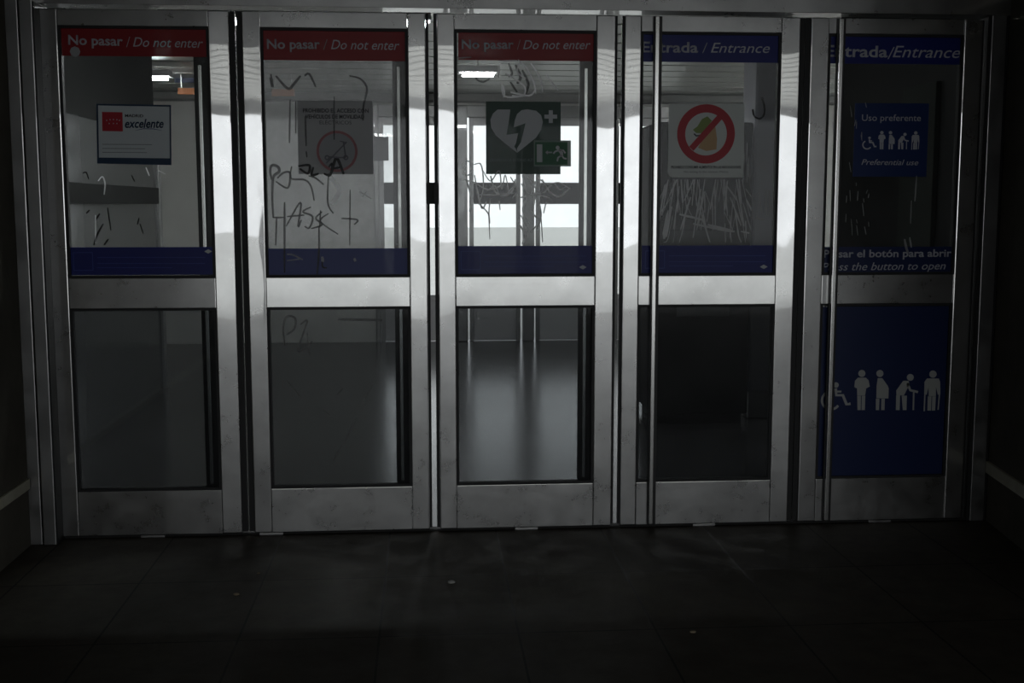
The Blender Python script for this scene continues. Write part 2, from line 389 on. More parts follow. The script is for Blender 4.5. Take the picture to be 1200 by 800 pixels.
lettering('lettering', '/', D(1040, 69, F1), D(1048, 69, F1), cap_of(1000, 66, 52), F1, WHITE, o, italic=True)
lettering('lettering', 'Entrance', D(1046, 67, F1), D(1125, 68, F1), cap_of(1060, 67, 53.5), F1, WHITE, o, italic=True)

# blue strips along the foot of each upper pane
foot = [((82, 289.5, 252, 322), 'dark blue strip along the bottom of the leftmost upper pane'),
        ((314, 291, 478, 322), 'faded blue strip with drips under the spray scrawls'),
        ((536, 288, 699, 321), 'blue strip along the bottom of the middle upper pane'),
        ((752, 287.5, 909, 319.5), 'blue strip below the scratched pane with the red ring sign')]
FADED = film('faded_blue_film', (.06, .08, .28), .85)
for k, (rc, lab) in enumerate(foot):
    o = sheet('banner_sign', rectpx(*rc), FADED if k == 1 else BLUE, lab, 'sign', group='blue strips along the upper panes')
    ex = rc[2]-[8, 0, 16, 14][k]; ey = rc[1]+(5 if k == 0 else 25)
    if k != 1:
        MB().prism([D(ex-4.5, ey, F1), D(ex, ey-2.6, F1), D(ex+4.5, ey, F1), D(ex, ey+2.6, F1)], F1-.0006, F1).build('diamond_mark', GREYP, o)
        MB().frame(rectpx(rc[0]+4, rc[1]+6, rc[0]+27, rc[3]-5, F1), rectpx(rc[0]+4.7, rc[1]+6.7, rc[0]+26.3, rc[3]-5.7, F1), F1-.0005, F1).build('printed_box', film('dull_blue_print', (.06, .1, .4), .9), o)
        ln = MB()
        for dy in (12, 19, 24): ln.stroke([D(rc[0]+32, rc[1]+dy, F1), D(rc[2]-(12 if dy < 24 else 50), rc[1]+dy, F1)], .0028, F1-.0005, F1)
        ln.build('printed_rule', film('dull_blue_rule', (.045, .08, .36), .9), o)
o = sheet('banner_sign', rectpx(963, 289, 1117, 322), BLUE2, 'blue strip about pressing the button, above the lower blue panel', 'sign')
lettering('lettering', 'Pulsar el botón para abrir', D(965, 301.5, F1), D(1115, 300.5, F1), cap_of(1000, 301, 292.5), F1, WHITE, o, bold=True)
lettering('lettering', 'Press the button to open', D(963, 317, F1), D(1108, 315.5, F1), cap_of(1000, 317, 308), F1, WHITE, o, italic=True)

# small dot sticker
o = MB().prism(circ(*D(88, 60.5, F1-.0004), .021, 8), F1-.0016, F1-.0002).build('dot_sticker', PALE, origin=(D(88, 60)[0], F1, D(88, 66)[1]))
props(o, 'small whitish round sticker under the word No on the leftmost door', 'sticker')

# poster on the leftmost door
PP = q4([(114, 191.5), (201, 193.5), (200.5, 123), (113, 121.5)])
o = sheet('poster', PP, NAVY, 'white and navy poster with a red square, on the leftmost door', 'poster')
PAPER = film('poster_paper', (.72, .78, .80), .96)
MB().prism([D(116, 184.5, F1), D(199, 185.5, F1), D(198.5, 125, F1), D(115, 123.5, F1)], F1-.0005, F1).build('paper', PAPER, o)
F2 = F1-.0007
rs = MB().prism([D(120, 153.5, F2), D(144, 154, F2), D(143.5, 131.5, F2), D(119.5, 131, F2)], F2-.0005, F2).build('red_square', REDP, o)
st = MB()
for (sx, sy) in ((125, 141), (129, 140.2), (133, 140), (137, 140.2), (140, 141), (128, 144.6), (133, 144.6), (137, 144.6)):
    cx, cz = D(sx, sy, F2-.0006)
    st.prism([(cx+(.0035 if k % 2 == 0 else .0015)*math.sin(k*math.pi/5), cz+(.0035 if k % 2 == 0 else .0015)*math.cos(k*math.pi/5)) for k in range(10)], F2-.0011, F2-.0006)
st.build('star_row', GREYP, rs)
lettering('lettering', 'MADRID', D(146.5, 137, F2), D(168, 137.3, F2), cap_of(150, 137, 133.8), F2, BLACKP, o, bold=True)
lettering('lettering', 'excelente', D(146.5, 149.5, F2), D(192, 149.5, F2), cap_of(150, 149.5, 139.5), F2, NAVY, o, bold=True, italic=True)
MB().stroke([D(158, 153, F2), D(168, 150.8, F2), D(180, 151, F2), D(190, 153, F2)], .003, F2-.0005, F2, .8).build('underline', BLUE, o)
tl = MB()
for yy, xe in ((169, 178), (173.8, 170), (178.4, 172)): tl.stroke([D(120, yy, F2), D(xe, yy+.4, F2)], .0022, F2-.0005, F2)
tl.build('small_print', film('small_print_grey', (.2, .23, .25), .9), o)

# translucent notice on the hazy door
o = sheet('notice_sticker', rectpx(349, 118, 437, 204), GREYF, 'grey see-through notice with a faded red ring and scooter, on the hazy door', 'sign')
lettering('lettering', 'PROHIBIDO EL ACCESO CON', D(355, 131.5, F1), D(432, 132, F1), cap_of(390, 131.5, 127), F1, BLACKP, o, bold=True)
lettering('lettering', 'VEHÍCULOS DE MOVILIDAD', D(358, 138.8, F1), D(427, 139, F1), cap_of(390, 138.8, 134.3), F1, BLACKP, o, bold=True)
lettering('lettering', 'ELÉCTRICOS', D(374.5, 145.5, F1), D(412, 145.7, F1), cap_of(390, 145.5, 141.3), F1, BLACKP, o)
cx, cz = D(395, 177.3, F1); R0 = .0855
MB().frame(circ(cx, cz, R0), circ(cx, cz, R0-.011), F1-.0006, F1).build('prohibition_ring', PINK, o)
MB().prism(circ(cx, cz, R0-.0115), F1-.0003, F1).build('ring_field', film('ring_field_pale', (.42, .43, .45), .45), o)
sc = MB()
sc.stroke([D(398, 165), D(404, 166.5)], .005, F1-.0012, F1-.0005); sc.stroke([D(402, 165.5), D(405, 184)], .006, F1-.0012, F1-.0005)
sc.stroke([D(405, 184), D(398, 184.5), D(385, 183.5)], .006, F1-.0012, F1-.0005); sc.stroke([D(382, 191), D(406, 166)], .006, F1-.0012, F1-.0005)
for wx in (383, 405): sc.frame(circ(*D(wx, 184.5), .011, 16), circ(*D(wx, 184.5), .005, 16), F1-.0012, F1-.0005)
sc.build('scooter_symbol', film('scooter_grey', (.12, .12, .14), .8), o)

# heart defibrillator sign
o = sheet('heart_sign', rectpx(569.5, 119, 657, 204), GREEN, 'dark green square sign with a pale heart and lightning bolt, on the middle door', 'sign')
def Z3(X, Y, y=F1): return D(560+X/7.62, 110+Y/7.62, y)
left = [(290, 140), (175, 140), (135, 175), (112, 230), (118, 300), (160, 370), (240, 440), (350, 525), (345, 500), (325, 470), (340, 440), (360, 350), (255, 365), (275, 260)]
MB().prism([Z3(*p) for p in left], F1-.0006, F1).build('heart_symbol', GREYP, o)
rightp = [(440, 138), (390, 145), (350, 180), (330, 235), (320, 300), (425, 262), (385, 430), (350, 485), (352, 525), (440, 455), (520, 390), (565, 320), (580, 250), (565, 190), (520, 150)]
MB().prism([Z3(*p) for p in rightp], F1-.0006, F1).build('heart_symbol', GREYP, o)
cxp = [(-18, -18), (-18, -57), (18, -57), (18, -18), (57, -18), (57, 18), (18, 18), (18, 57), (-18, 57), (-18, 18), (-57, 18), (-57, -18)]
MB().prism([Z3(651+a, 203+b) for a, b in cxp], F1-.0006, F1).build('cross_symbol', GREYP, o)
lettering('lettering', 'DESFIBRILADOR EXTERNO AUTOMÁTICO', Z3(110, 603), Z3(620, 603), .012, F1, film('green_grey_print', (.2, .28, .26), .8), o)
F3 = F1-.0010
pts = [D(625.5, 195, F3), D(669, 195, F3), D(669, 164.5, F3), D(625.5, 164.5, F3)]
e = props(MB().prism(pts, F3-.001, F3).build('exit_sign', film('pale_green_edge', (.25, .34, .29), .85), origin=(pts[0][0], F3, pts[0][1])),
          'small green running man exit sign overlapping the heart sign corner', 'sign')
F4 = F3-.0012
MB().prism([D(627, 193, F4), D(665, 193, F4), D(665, 166.5, F4), D(627, 166.5, F4)], F4-.0005, F4).build('green_field', EXITG, e)
F5 = F4-.0007
MB().prism([D(629, 190, F5), D(635.5, 190, F5), D(635.5, 169, F5), D(629, 169, F5)], F5-.0005, F5).build('door_symbol', GREYP, e)
MB().stroke([D(647, 178.5, F5), D(640, 178.5, F5)], .006, F5-.0005, F5).prism([D(639, 178.5, F5), D(642, 176, F5), D(642, 181, F5)], F5-.0005, F5).build('arrow_symbol', GREYP, e)
rm = MB(); rm.prism(circ(*D(653.5, 173, F5), .0085, 14), F5-.0005, F5)
rm.stroke([D(655, 175.5, F5), D(658, 179, F5), D(658, 183, F5)], .014, F5-.0005, F5)
for pl in ([(655, 176), (650.5, 177.5), (648.5, 180)], [(656, 176), (660, 176), (662.5, 179.5)], [(658, 182), (654, 184.5), (653, 189)], [(658, 182), (661, 185.5), (664, 186)]):
    rm.stroke([D(a, b, F5) for a, b in pl], .007, F5-.0005, F5)
rm.build('running_figure', GREYP, e)

# prohibition sign (no food) on the scratched door
def Z4(X, Y, y=F1): return D(770+X/7.62, 110+Y/7.62, y)
o = sheet('food_ban_sign', [Z4(130, 745, GF), Z4(775, 745, GF), Z4(778, 88, GF), Z4(105, 88, GF), Z4(95, 700, GF), Z4(105, 730, GF)], film('pale_grey_film', (.74, .78, .75), .95),
          'pale grey square sign with a red ring over a sandwich, on the scratched door', 'sign')
ctr = Z4(437, 358); Ro = (Z4(695, 358)[0]-Z4(180, 358)[0])/2; Ri = Ro*.725
fd = MB(); fd.prism([Z4(*p) for p in [(365, 480), (400, 420), (430, 330), (470, 250), (520, 290), (535, 400), (530, 495), (440, 510)]], F1-.0005, F1); fd.build('wrap_symbol', TAN, o)
MB().prism([Z4(*p, F1-.0006) for p in [(320, 320), (360, 290), (400, 225), (450, 200), (490, 240), (440, 300), (400, 350), (350, 350)]], F1-.0011, F1-.0006).build('lettuce_symbol', LEAF, o)
MB().stroke([Z4(*p, F1-.0012) for p in [(330, 355), (350, 375), (385, 370)]], .006, F1-.0016, F1-.0012).build('dark_mark', BLACKP, o)
MB().frame(circ(*ctr, Ro, 56), circ(*ctr, Ri, 56), F1-.002, F1-.0001).build('prohibition_ring', REDP, o)
MB().stroke([Z4(570, 195), Z4(305, 490)], .026, F1-.0026, F1-.0020).build('prohibition_bar', REDP, o)
lettering('lettering', 'PROHIBIDO CONSUMIR ALIMENTOS EN LAS INSTALACIONES', Z4(125, 665), Z4(748, 665), .011, F1, BLACKP, o, bold=True)
lettering('lettering', 'No eating in the station. Metro', Z4(240, 703), Z4(635, 703), .008, F1, film('mid_grey_print', (.14, .15, .15), .9), o)

# pictograms, drawn once in their own frame and mapped onto each sign
def icons(map_, k, y, m, parent):
    def C(cx, cy, r, n=20): return [map_(cx+r*math.cos(2*math.pi*i/n), cy+r*math.sin(2*math.pi*i/n)) for i in range(n)]
    def P(mb, pts): mb.prism([map_(*p) for p in pts], y-.0006, y)
    def T(mb, pts, w): mb.stroke([map_(*p) for p in pts], w*k, y-.0006, y)
    w = MB(); arc = [(140+78*math.cos(math.radians(a)), 368-78*math.sin(math.radians(a))) for a in range(115, 335, 10)]
    T(w, arc, 20); w.prism(C(185, 232, 24), y-.0006, y); T(w, [(182, 262), (188, 322), (245, 322), (278, 402), (312, 396)], 24); T(w, [(186, 290), (232, 290)], 16)
    w.build('wheelchair_symbol', m, parent)
    b = MB(); b.prism(C(412, 131, 31), y-.0006, y)
    P(b, [(378, 168), (448, 168), (470, 190), (482, 245), (450, 262), (440, 325), (372, 325), (370, 262), (346, 250), (352, 195)])
    P(b, [(372, 327), (404, 327), (402, 452), (374, 452)]); P(b, [(411, 327), (442, 327), (438, 452), (409, 452)]); b.build('carrying_figure', m, parent)
    c = MB(); c.prism(C(571, 131, 31), y-.0006, y); P(c, [(552, 172), (592, 172), (640, 240), (648, 262), (645, 350), (540, 348), (542, 240)])
    P(c, [(536, 352), (567, 352), (563, 452), (535, 452)]); P(c, [(584, 352), (614, 352), (611, 452), (582, 452)]); c.build('pregnant_figure', m, parent)
    d = MB(); d.prism(C(838, 165, 30), y-.0006, y); P(d, [(775, 195), (822, 195), (830, 225), (795, 300), (780, 325), (716, 320), (715, 280)])
    T(d, [(812, 215), (838, 278), (905, 294)], 20); P(d, [(714, 322), (748, 322), (744, 452), (711, 452)]); P(d, [(762, 326), (808, 326), (804, 452), (772, 452)])
    T(d, [(868, 296), (864, 452)], 13); d.build('stooped_figure', m, parent)
    f = MB(); f.prism(C(1037, 137, 32), y-.0006, y); P(f, [(984, 175), (1088, 175), (1100, 205), (1102, 312), (1080, 318), (1064, 250), (1062, 330), (1000, 330), (998, 250), (982, 318), (960, 312), (963, 205)])
    P(f, [(992, 332), (1024, 332), (1020, 456), (988, 456)]); P(f, [(1031, 332), (1062, 332), (1056, 456), (1027, 456)])
    T(f, [(966, 314), (960, 462)], 11); T(f, [(1094, 314), (1082, 450)], 11); f.build('crutches_figure', m, parent)
o = sheet('priority_sign', rectpx(1000.5, 121, 1087, 207), film('blue_priority_film', (.010, .032, .14), .92), 'small blue square sign reading Uso preferente with five pictograms', 'sign')
lettering('lettering', 'Uso preferente', D(1010, 141.5, F1), D(1079, 141.8, F1), cap_of(1040, 141, 133.5), F1, WHITE, o)
lettering('lettering', 'Preferential use', D(1009.5, 193, F1), D(1076, 193.5, F1), cap_of(1040, 193, 186.5), F1, WHITE, o, italic=True)
icons(lambda X, Y: D(1011+(X-60)/1045*66.5, 153.5+(Y-100)/355*21.5, F1), .00028*1.02, F1, WHITE, o)
o = sheet('pictogram_sign', rectpx(960.5, 359, 1110, 557), BLUE2, 'large blue film panel with five white pictograms filling a lower pane', 'sign')
WH2 = film('white_pictogram_print', (.48, .49, .47), .95)
icons(lambda X, Y: D(955+X/7.5, 420+Y/7.5, F1), .00053, F1, WH2, o)

# ---- scrawls and scratches (parts of the panes they are on)
def gls(i, nm): return [c for c in DOOR[i].children if c.name.startswith(nm)][0]
FS = GF-.0018
def wig(pts, n=6, j=.6):                    # smooth a hand-drawn polyline
    out = []
    P = [pts[0]]+list(pts)+[pts[-1]]
    for a in range(1, len(P)-2):
        for k in range(n):
            t = k/n; p0, p1, p2, p3 = P[a-1], P[a], P[a+1], P[a+2]
            out.append(tuple(.5*((2*p1[c])+(-p0[c]+p2[c])*t+(2*p0[c]-5*p1[c]+4*p2[c]-p3[c])*t*t+(-p0[c]+3*p1[c]-3*p2[c]+p3[c])*t**3) for c in (0, 1)))
    out.append(pts[-1]); return out
def scrawl(i, nm, strokes, m, name='graffiti', lab=None):
    mb = MB()
    for k, (w, pts) in enumerate(strokes):
        mb.stroke([D(a, b, FS) for a, b in wig(pts)], w*.0037, FS-.0003-.00002*k, FS-.00002*k, .35)
    o = mb.build(name, m, gls(i, nm))
    if lab: o['label'] = lab
    return o
def z24(l, dx=295, dy=175): return [(dx+a/5.333, dy+b/5.333) for a, b in l]
scrawl(1, 'upper_glass', [
    (3.2, z24([(125, 190), (115, 130), (130, 98), (165, 110), (170, 140), (135, 175), (128, 300), (135, 425)])),
    (2.5, z24([(160, 180), (200, 145), (240, 150), (225, 240), (150, 200)])),
    (2.2, z24([(250, 105), (245, 180), (330, 190), (370, 230), (390, 320)])), (2.0, z24([(355, 165), (400, 180), (450, 220)])),
    (2.0, z24([(480, 150), (475, 330), (510, 400)])),
    (2.0, z24([(130, 425), (200, 425)])), (2.0, z24([(155, 420), (150, 600)])), (2.4, z24([(205, 330), (205, 480), (205, 770)])), (2.2, z24([(420, 480), (420, 640), (408, 780)])),
    (2.2, z24([(215, 480), (305, 330), (290, 480), (310, 440)])), (2.0, z24([(220, 420), (330, 410)])),
    (2.2, z24([(370, 360), (320, 390), (380, 420), (360, 490), (330, 480)])), (2.2, z24([(440, 390), (400, 430), (440, 470), (370, 495)])),
    (2.0, z24([(430, 380), (425, 490)])), (1.8, z24([(480, 400), (430, 450), (540, 530)])), (2.0, z24([(560, 430), (660, 440), (640, 470)])),
    (1.6, z24([(615, 250), (612, 600)])), (1.6, z24([(340, 10), (345, 50)])),
    (3.0, z24([(115, 350), (130, 410), (120, 330)], 295, 25)), (3.2, z24([(150, 340), (225, 420), (260, 395), (305, 340)], 295, 25)),
    (2.6, z24([(330, 340), (360, 330), (400, 410)], 295, 25)), (2.4, z24([(610, 340), (680, 360), (720, 420), (700, 520), (695, 620)], 295, 25)),
    (2.2, z24([(335, 590), (340, 780)], 295, 25)), (2, z24([(240, 490), (235, 760)], 295, 25)), (1.8, z24([(275, 500), (275, 700)], 295, 25)), (1.8, z24([(515, 470), (515, 740)], 295, 25))], TAG, lab='dark grey spray scrawls and drips')
scrawl(1, 'upper_glass', [(3.0, z24([(290, 105), (360, 100), (350, 150), (300, 120)])), (3, z24([(385, 110), (375, 160), (420, 150)])), (3, z24([(450, 150), (490, 160), (505, 90), (480, 110)])),
    (3.6, z24([(500, 145), (530, 55), (575, 155)])), (2.4, z24([(505, 120), (560, 110)])), (1.8, z24([(440, 700), (445, 735), (470, 740)]))], TAGD, lab='black marker tag')
scrawl(1, 'upper_glass', [(5, z24([(490, 170), (545, 260), (500, 340)])), (2, z24([(220, 655), (260, 660), (320, 690)])), (1.8, z24([(220, 695), (300, 685)])), (3.5, z24([(440, 670), (445, 705)])), (3, z24([(640, 680), (648, 700)])),
    (1.5, z24([(670, 260), (750, 310)])), (1.5, z24([(690, 300), (720, 260)]))], ETCH, lab='pale smears')
scrawl(1, 'lower_glass', [(2.6, [(334, 405), (332, 385), (336, 371), (346, 373), (345, 385), (336, 392)]), (2.2, [(352, 380), (360, 376), (352, 400), (350, 412), (366, 400)]), (2.0, [(360, 390), (362, 416)]), (2, [(355, 404), (366, 402)]),
    (2.2, [(390, 540), (405, 515), (418, 488)]), (1.6, [(425, 472), (437, 450)]), (1.4, [(334, 443), (352, 465)]), (1.2, [(376, 476), (388, 488)]), (1.4, [(395, 462), (402, 455)]), (3, [(396, 374), (448, 375)])], GREYT, lab='faint grey scratches')
scrawl(0, 'upper_glass', [(1.6, [(97, 203), (101, 202), (104, 210)]), (2.2, [(121, 262), (114, 275), (110, 287)]), (1.8, [(117, 250), (112, 258)]), (1.6, [(126, 243), (130, 270)]), (2, [(127, 280), (122, 287)]),
    (1.4, [(154, 205), (158, 213)]), (1.6, [(163, 255), (161, 263)]), (1.5, [(164, 262), (168, 274)]), (1.8, [(105, 246), (101, 250)])], TAGD, lab='thin black scratches')
scrawl(0, 'upper_glass', [(1.6, [(115, 212), (120, 207), (123, 215), (122, 228)]), (1.4, [(171, 196), (175, 206)]), (1.2, [(186, 200), (194, 204)]), (1.4, [(112, 252), (112, 285)])], ETCH, lab='pale scratches')
scrawl(2, 'upper_glass', [
    (1.8, [(541, 195), (545, 189), (551, 190), (554, 198), (549, 205), (542, 203), (546, 193)]), (1.6, [(555, 193), (563, 192), (566, 205), (566, 222), (561, 240)]), (1.5, [(562, 228), (585, 228), (603, 226)]),
    (1.5, [(566, 200), (575, 212), (585, 200), (588, 222), (592, 205), (596, 224)]), (1.6, [(598, 207), (606, 222), (600, 232)]), (1.6, [(563, 240), (572, 250), (574, 262)]), (1.4, [(575, 232), (573, 248), (574, 280)]),
    (1.4, [(585, 235), (586, 246)]), (1.5, [(571, 223), (580, 218), (584, 226)]), (1.5, [(595, 226), (603, 218), (607, 226)]), (1.8, [(612, 205), (620, 230), (628, 212), (626, 240)]), (1.8, [(618, 207), (634, 226), (648, 215), (656, 222), (664, 218)]),
    (1.6, [(630, 208), (642, 216), (655, 214), (668, 221)]), (1.5, [(640, 236), (637, 250)]), (1.6, [(610, 252), (618, 268), (614, 282)]), (1.6, [(622, 246), (630, 260), (622, 272)]), (1.4, [(633, 240), (636, 284)]),
    (2.0, [(592, 86), (603, 92), (615, 102), (613, 112), (600, 112)]), (2.0, [(607, 70), (617, 80), (625, 95), (628, 110)]), (1.8, [(610, 72), (606, 84), (616, 92)]), (1.6, [(640, 88), (654, 106)]), (2.0, [(588, 98), (592, 113), (618, 112)]),
    (1.5, [(536, 68), (552, 67)]), (2.0, [(583, 72), (606, 71)]), (1.8, [(585, 76), (584, 92)]), (3.2, [(589, 100), (591, 114)]),
    (2.2, [(545, 200), (548, 215), (552, 232), (550, 248)]), (2.0, [(556, 205), (560, 226), (565, 244), (570, 236)]), (2.4, [(575, 206), (580, 224), (590, 229), (600, 224), (604, 210)]), (1.8, [(541, 210), (556, 214), (572, 222), (590, 216)]),
    (2.4, [(611, 215), (618, 228), (613, 246), (620, 262)]), (2.0, [(621, 216), (628, 232), (634, 250), (630, 270)]), (2.2, [(635, 210), (644, 224), (655, 230), (668, 220)]), (1.8, [(608, 232), (626, 228), (645, 232)]),
    (2.4, [(608, 262), (616, 276), (612, 286)]), (2.2, [(598, 108), (620, 112), (628, 104)]), (2.2, [(622, 74), (632, 90), (636, 108)])], ETCH, lab='pale etched scribbles')
scrawl(2, 'upper_glass', [(2.6, [(596, 74), (600, 86), (596, 90)]), (3.4, [(604, 76), (610, 90), (606, 98)]), (3, [(612, 82), (619, 98), (616, 110)]), (2.4, [(598, 96), (606, 108)]), (2.0, [(560, 86), (558, 92), (566, 96), (574, 92)])], TAG, lab='dark scrawls')
sc4 = []
for k in range(80):
    x = random.uniform(776, 880); y0 = random.uniform(150, 262) if k > 12 else random.uniform(205, 250)
    if 783 < x < 872: y0 = max(y0, 210)
    dx = random.uniform(-10, 10)+(x-828)*.12; ln = random.uniform(12, 60)
    sc4.append((random.choice((.6, .9, 1.4, 2)), [(x, y0), (x+dx*.5, y0+ln*.5), (x+dx, min(284, y0+ln))]))
sc4 += [(2.6, [(796, 251), (826, 258)]), (2.6, [(812, 262), (850, 270), (861, 271)]), (2.4, [(829, 263), (858, 270)]), (2.0, [(868, 271), (878, 273)]), (4, [(782, 250), (778, 280)]), (2.2, [(885, 255), (897, 258)])]
for k in range(14):
    x = random.uniform(882, 905); sc4.append((1.0, [(x, random.uniform(220, 240)), (x+random.uniform(-2, 2), random.uniform(242, 258))]))
scrawl(3, 'upper_glass', sc4, ETCH2, 'scratches', 'pale scratches over the dark pane')
sc5 = []
for k in range(26):
    x = random.uniform(972, 1022); y0 = random.uniform(120, 270); sc5.append((random.choice((.7, 1.0)), [(x, y0), (x+random.uniform(-2, 2), y0+random.uniform(4, 18))]))
sc5 += [(1.8, [(1074, 206), (1073, 222), (1072, 236)]), (1.3, [(1068, 235), (1067, 262)]), (3, [(1060, 280), (1062, 290), (1064, 296)]), (2.2, [(1066, 278), (1068, 290)])]
scrawl(4, 'upper_glass', sc5, etch('faint_etching', .8, .5), 'scratches', 'faint scratches')

# ================================================================ the hall beyond
HC, YB = 2.52, 7.15
TILE = stone('grey_hall_tiles', (.04, .04, .04), (.07, .07, .07), .19, 2.5, (.6, .6, .004), .0004, .3)
HALLW = stone('pale_hall_wall', (.62, .62, .58), (.74, .74, .70), .35, 1.5, None, .0005)
HALLC = mat('hall_slat_grey', (.6, .61, .58), .35, .3)
HDARK = mat('hall_dark_panel', (.018, .019, .018), .7, 0, .15)
POL = mat('polished_grey_panel', (.10, .105, .105), .12)
POLD = mat('polished_dark_panel', (.010, .011, .010), .6, 0, .12)
struct('floor_hall', MB().box(-4, 9, .03, YB+.2, -.2, -.001), TILE)
struct('ceiling_hall', MB().box(-4.2, 9.2, .2, YB+.2, 3.05, 3.25), HDARK)
hs = MB(); y = .3
while y < YB-.15:
    hs.box(-3.9, 8.9, y, y+.36, HC, HC+.03); y += .42
struct('ceiling_slats_hall', hs, HALLC)
struct('wall_back_left', MB().box(-4.2, 1.50, YB, YB+.2, 0, 3.25), HALLW)
struct('wall_back_right', MB().box(4.75, 9.2, YB, YB+.2, 0, 3.25), HALLW)
struct('wall_back_top', MB().box(1.50, 4.75, YB, YB+.2, 2.42, 3.25), HALLW)
struct('trim_bulkhead', MB().box(-3.9, 8.9, YB-.25, YB-.01, 2.44, HC-.004, .01), mat('bulkhead_grey', (.2, .2, .19), .4))
struct('wall_hall_left', MB().box(-4.2, -4.0, -.0, YB+.2, 0, 3.25), HALLW)
struct('wall_hall_right', MB().box(9.0, 9.2, 0, YB+.2, 0, 3.25), HALLW)
struct('wall_hall_front_left', MB().box(-4, .1, .0, .2, 0, 3.2), HALLW)
struct('wall_hall_front_right', MB().box(4.75, 9, .0, .2, 0, 3.2), HALLW)
# near partitions flanking the doors
pw = empty('wall_partition_left', (-.1, 2.2, 0)); props(pw, kind='structure')
MB().box(-.16, -.02, .22, 4.15, 0, 1.93).build('lower_panel', POL, pw)
MB().box(-.16, -.02, .22, 4.15, 1.93, HC).build('upper_panel', HDARK, pw)
MB().box(-.02, .005, .9, 4.12, 1.42, 1.54, .004).build('mirrored_rail_band', HDARK, pw)  # dark band built in for the far doors' rail mirrored in this panel
MB().box(-.17, 0, 4.15, 4.24, 0, 1.95, .006).build('steel_post', STEEL2, pw)
MB().box(-.02, .012, 1.55, 1.66, 0, 1.93, .004).build('steel_post', STEEL2, pw)
pr = empty('wall_partition_right', (4.55, 1, 0)); props(pr, kind='structure')
MB().box(4.47, 4.7, .12, 1.95, 0, HC).build('dark_panel', POLD, pr)
MB().box(4.445, 4.47, .55, .95, .9, 2.0, .004).build('green_grey_panel', mat('green_grey', (.02, .026, .02), .7, 0, .2), pr)

# far exit doors with daylight behind
fx = [1.55, 2.30, 2.42, 3.02, 3.14, 3.90, 4.02, 4.70]
GREYPAN = stone('grey_kick_panel', (.55, .55, .55), (.65, .65, .65), .4, 3, None, .0003)
def far_door(x0, x1, lab):
    r = empty('exit_door', ((x0+x1)/2, YB+.08, 0)); props(r, lab, 'door', 'row of far exit doors')
    MB().box(x0, x0+.045, YB+.04, YB+.10, 0, 2.3, .004).build('stile', STEEL2, r)
    MB().box(x1-.045, x1, YB+.04, YB+.10, 0, 2.3, .004).build('stile', STEEL2, r)
    MB().box(x0+.046, x1-.046, YB+.045, YB+.095, 2.22, 2.3, .003).build('top_rail', STEEL2, r)
    MB().box(x0+.046, x1-.046, YB+.03, YB+.11, 1.42, 1.64, .01).build('dark_rail', HDARK, r)
    MB().box(x0+.046, x1-.046, YB+.045, YB+.095, .003, .48, .003).build('kick_panel', GREYPAN, r)
    MB().box(x0+.046, x1-.046, YB+.065, YB+.073, .48, 2.22).build('glass_pane', GLASS_FAR, r)
    return r
far_door(1.55, 2.27, 'far bright exit door seen past the notice on the hazy door')
far_door(2.47, 3.0, 'far bright exit door seen left behind the heart sign')
far_door(3.16, 3.86, 'far bright exit door seen right behind the heart sign')
far_door(3.98, 4.70, 'far bright exit door seen behind the red ring sign')
fp = MB()
for a, b in ((1.50, 1.548), (2.29, 2.45), (3.02, 3.14), (3.88, 3.96), (4.702, 4.75)): fp.box(a, b, YB-.02, YB+.14, 0, 2.42, .01)
fp.box(1.5, 4.75, YB+.02, YB+.13, 2.302, 2.42, .005)
struct('trim_7', fp, STEEL2)
o = props(MB().box(D(437, 160, YB-.1)[0], D(455, 160, YB-.1)[0], YB-.06, YB-.03, D(440, 188, YB-.06)[1], D(440, 160, YB-.06)[1], .004).build('information_screen', HDARK, origin=(1.6, YB-.05, 1.87)), 'dark rectangular panel hanging before the bright far window', 'panel')
# far street outside
struct('ground_far', MB().box(-25, 30, YB+.2, 70, -.2, -.02), OUTG)
# orange signs and ceiling lamps
ORANGE = mat('orange_sign_face', (.5, .16, .03), .5)
def facsign(px0, py0, px1, py1, lab, m=ORANGE, nm='orange_sign'):
    yy = 5.4 if m is ORANGE else 5.7; a = D(px0, py0, yy); b = D(px1, py1, yy)
    r = empty(nm, (a[0], yy, b[1])); props(r, lab, 'sign')
    MB().box(a[0], b[0], yy, yy+.03, b[1], a[1], .004).build('sign_face', m, r)
    for hx in (a[0]+.03, b[0]-.03): MB().box(hx-.004, hx+.004, yy+.011, yy+.019, a[1]-.002, HC+.004).build('hanger', ALU, r)
    return r
facsign(208, 103, 233, 110.5, 'orange sign band high in the hall behind the leftmost door')
facsign(318, 104, 345, 112.5, 'brownish orange sign band in the hall behind the hazy door')
facsign(204, 84, 236, 97, 'dark blue sign box hanging near the hall ceiling', mat('dark_blue_sign', (.02, .04, .12), .4), 'blue_sign')
TUBE = bpy.data.materials.new('lit_tube'); TUBE.use_nodes = True
bb = TUBE.node_tree.nodes['Principled BSDF']; bb.inputs['Emission Color'].default_value = (.95, .98, 1, 1); bb.inputs['Emission Strength'].default_value = 45
def lamp(x, y, z, ln, lab, grp='hall ceiling tubes'):
    r = empty('ceiling_lamp', (x, y, z)); props(r, lab, 'lamp', grp)
    MB().box(x-ln/2, x+ln/2, y-.07, y+.07, z+.01, z+.06, .006).build('housing', mat('lamp_white', (.6, .6, .6), .4), r)
    for dy in (-.035, .035):
        MB().tube([(x-ln/2+.03, y+dy, z), (x+ln/2-.03, y+dy, z)], .016, 10).build('tube', TUBE, r, True)
    MB().box(x-.005, x+.005, y-.005, y+.005, z+.06, HC+.005).build('hanger', ALU, r)
lx, lz = D(560, 87, 4.2); lamp(lx, 4.2, lz, .30, 'lit twin tube lamp seen above the heart sign')
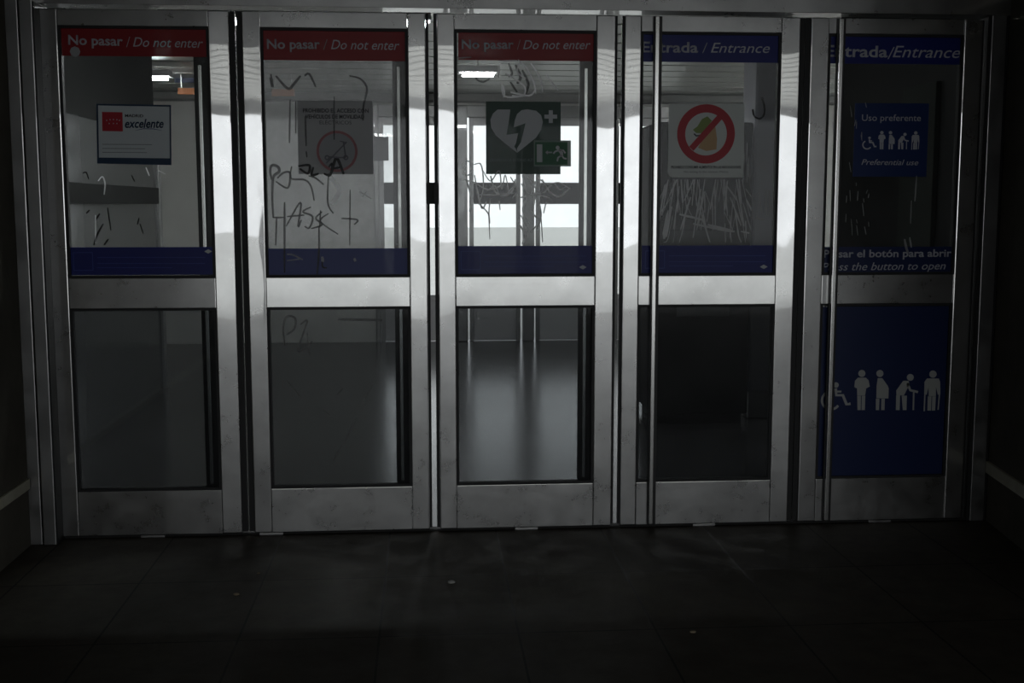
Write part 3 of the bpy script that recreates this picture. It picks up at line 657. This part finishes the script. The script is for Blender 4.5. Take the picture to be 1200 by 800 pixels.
lx, lz = D(141, 91, 4.6); lamp(lx, 4.6, lz, .78, 'lit twin tube lamp seen high behind the leftmost door')
lamp(1.3, 1.82, HC-.09, 1.5, 'added hidden twin tube lamp brightening the hall nearer the doors')  # this and the next two lamps are added to brighten the hall
lamp(5.9, 3.3, HC-.09, 1.5, 'added hidden twin tube lamp brightening the hall right of the grey pillar')
lamp(6.4, 5.0, HC-.09, 1.5, 'added hidden twin tube lamp brightening the right end of the hall')
# pillar behind the fourth door, and an added machine standing in for a dark reflection
PIL = mat('lavender_grey_pillar', (.52, .52, .58), .4)
px0 = D(883, 200, 2.6)[0]; px1 = D(915, 200, 2.6)[0]
pil = empty('hall_pillar', ((px0+px1)/2, 2.75, 0)); props(pil, 'grey hall pillar seen behind the fourth door beside the red ring sign', 'pillar')
MB().box(px0, px1+.05, 2.6, 2.9, 0, HC, .02).build('shaft', PIL, pil)
MB().box(px0-.015, px1+.065, 2.58, 2.92, 0, .18, .01).build('base', STEEL2, pil)
hk = [D(a, b, 2.57) for a, b in wig([(882, 128), (884, 136), (890, 139), (895, 135), (896, 126), (893, 114)])]
props(MB().tube([(a, 2.57, b) for a, b in hk], .006, 8).build('hanging_cable', RUBBER, smooth=True), 'black cable loop hanging at the grey pillar', 'cable')
kx0, kx1 = D(768, 300, 2.4)[0], D(880, 300, 2.4)[0]
kk = empty('stand_in_machine', ((kx0+kx1)/2, 2.7, 0)); props(kk, 'tall dark machine added for the dark reflection in the scratched fourth door', 'machine')
MB().box(kx0, kx1, 2.4, 3.0, .06, 1.93, .015).build('cabinet', HDARK, kk)
MB().box(kx0+.03, kx1-.03, 2.44, 2.96, 0, .06, .004).build('plinth', RUBBER, kk)
MB().box(kx0+.09, kx1-.09, 2.388, 2.4, 1.25, 1.6, .005).build('screen', POLD, kk)
MB().box(kx0+.14, kx1-.14, 2.385, 2.4, .7, .82, .004).build('slot_tray', STEEL2, kk)

# ================================================================ litter on the paving
def floor_pt(px, py):
    d = fw + rt*((px-600)/FPX) - up*((py-400)/FPX); return CAM + d*(-CAM.z/d.z)
LIT = mat('pale_litter', (.5, .5, .47), .6); LIT2 = mat('tan_litter', (.3, .24, .16), .7)
for (px, py, r, m, nm, lab) in [(529, 683, .011, LIT, 'pebble', 'pale pebble on the paving in front of the middle door'), (277, 697, .009, LIT2, 'pebble', 'small tan pebble on the paving below the first and second door'),
                       (303, 672, .005, LIT2, 'pebble', 'tiny pebble just in front of the hazy door'), (812, 741, .008, LIT2, 'pebble', 'small dull pebble on the dark paving at lower right of centre')]:
    p = floor_pt(px, py); bm = bmesh.new(); bmesh.ops.create_icosphere(bm, subdivisions=2, radius=r)
    for v in bm.verts: v.co = Vector((v.co.x*(1.3+random.uniform(-.15, .15)), v.co.y*(1+random.uniform(-.15, .15)), max(-.4*r, v.co.z*.6)+.4*r))
    me = bpy.data.meshes.new(nm); bm.to_mesh(me); bm.free(); me.materials.append(m)
    o = bpy.data.objects.new(nm, me); COL.objects.link(o); o.location = (p.x, p.y, 0); props(o, lab, 'pebble')
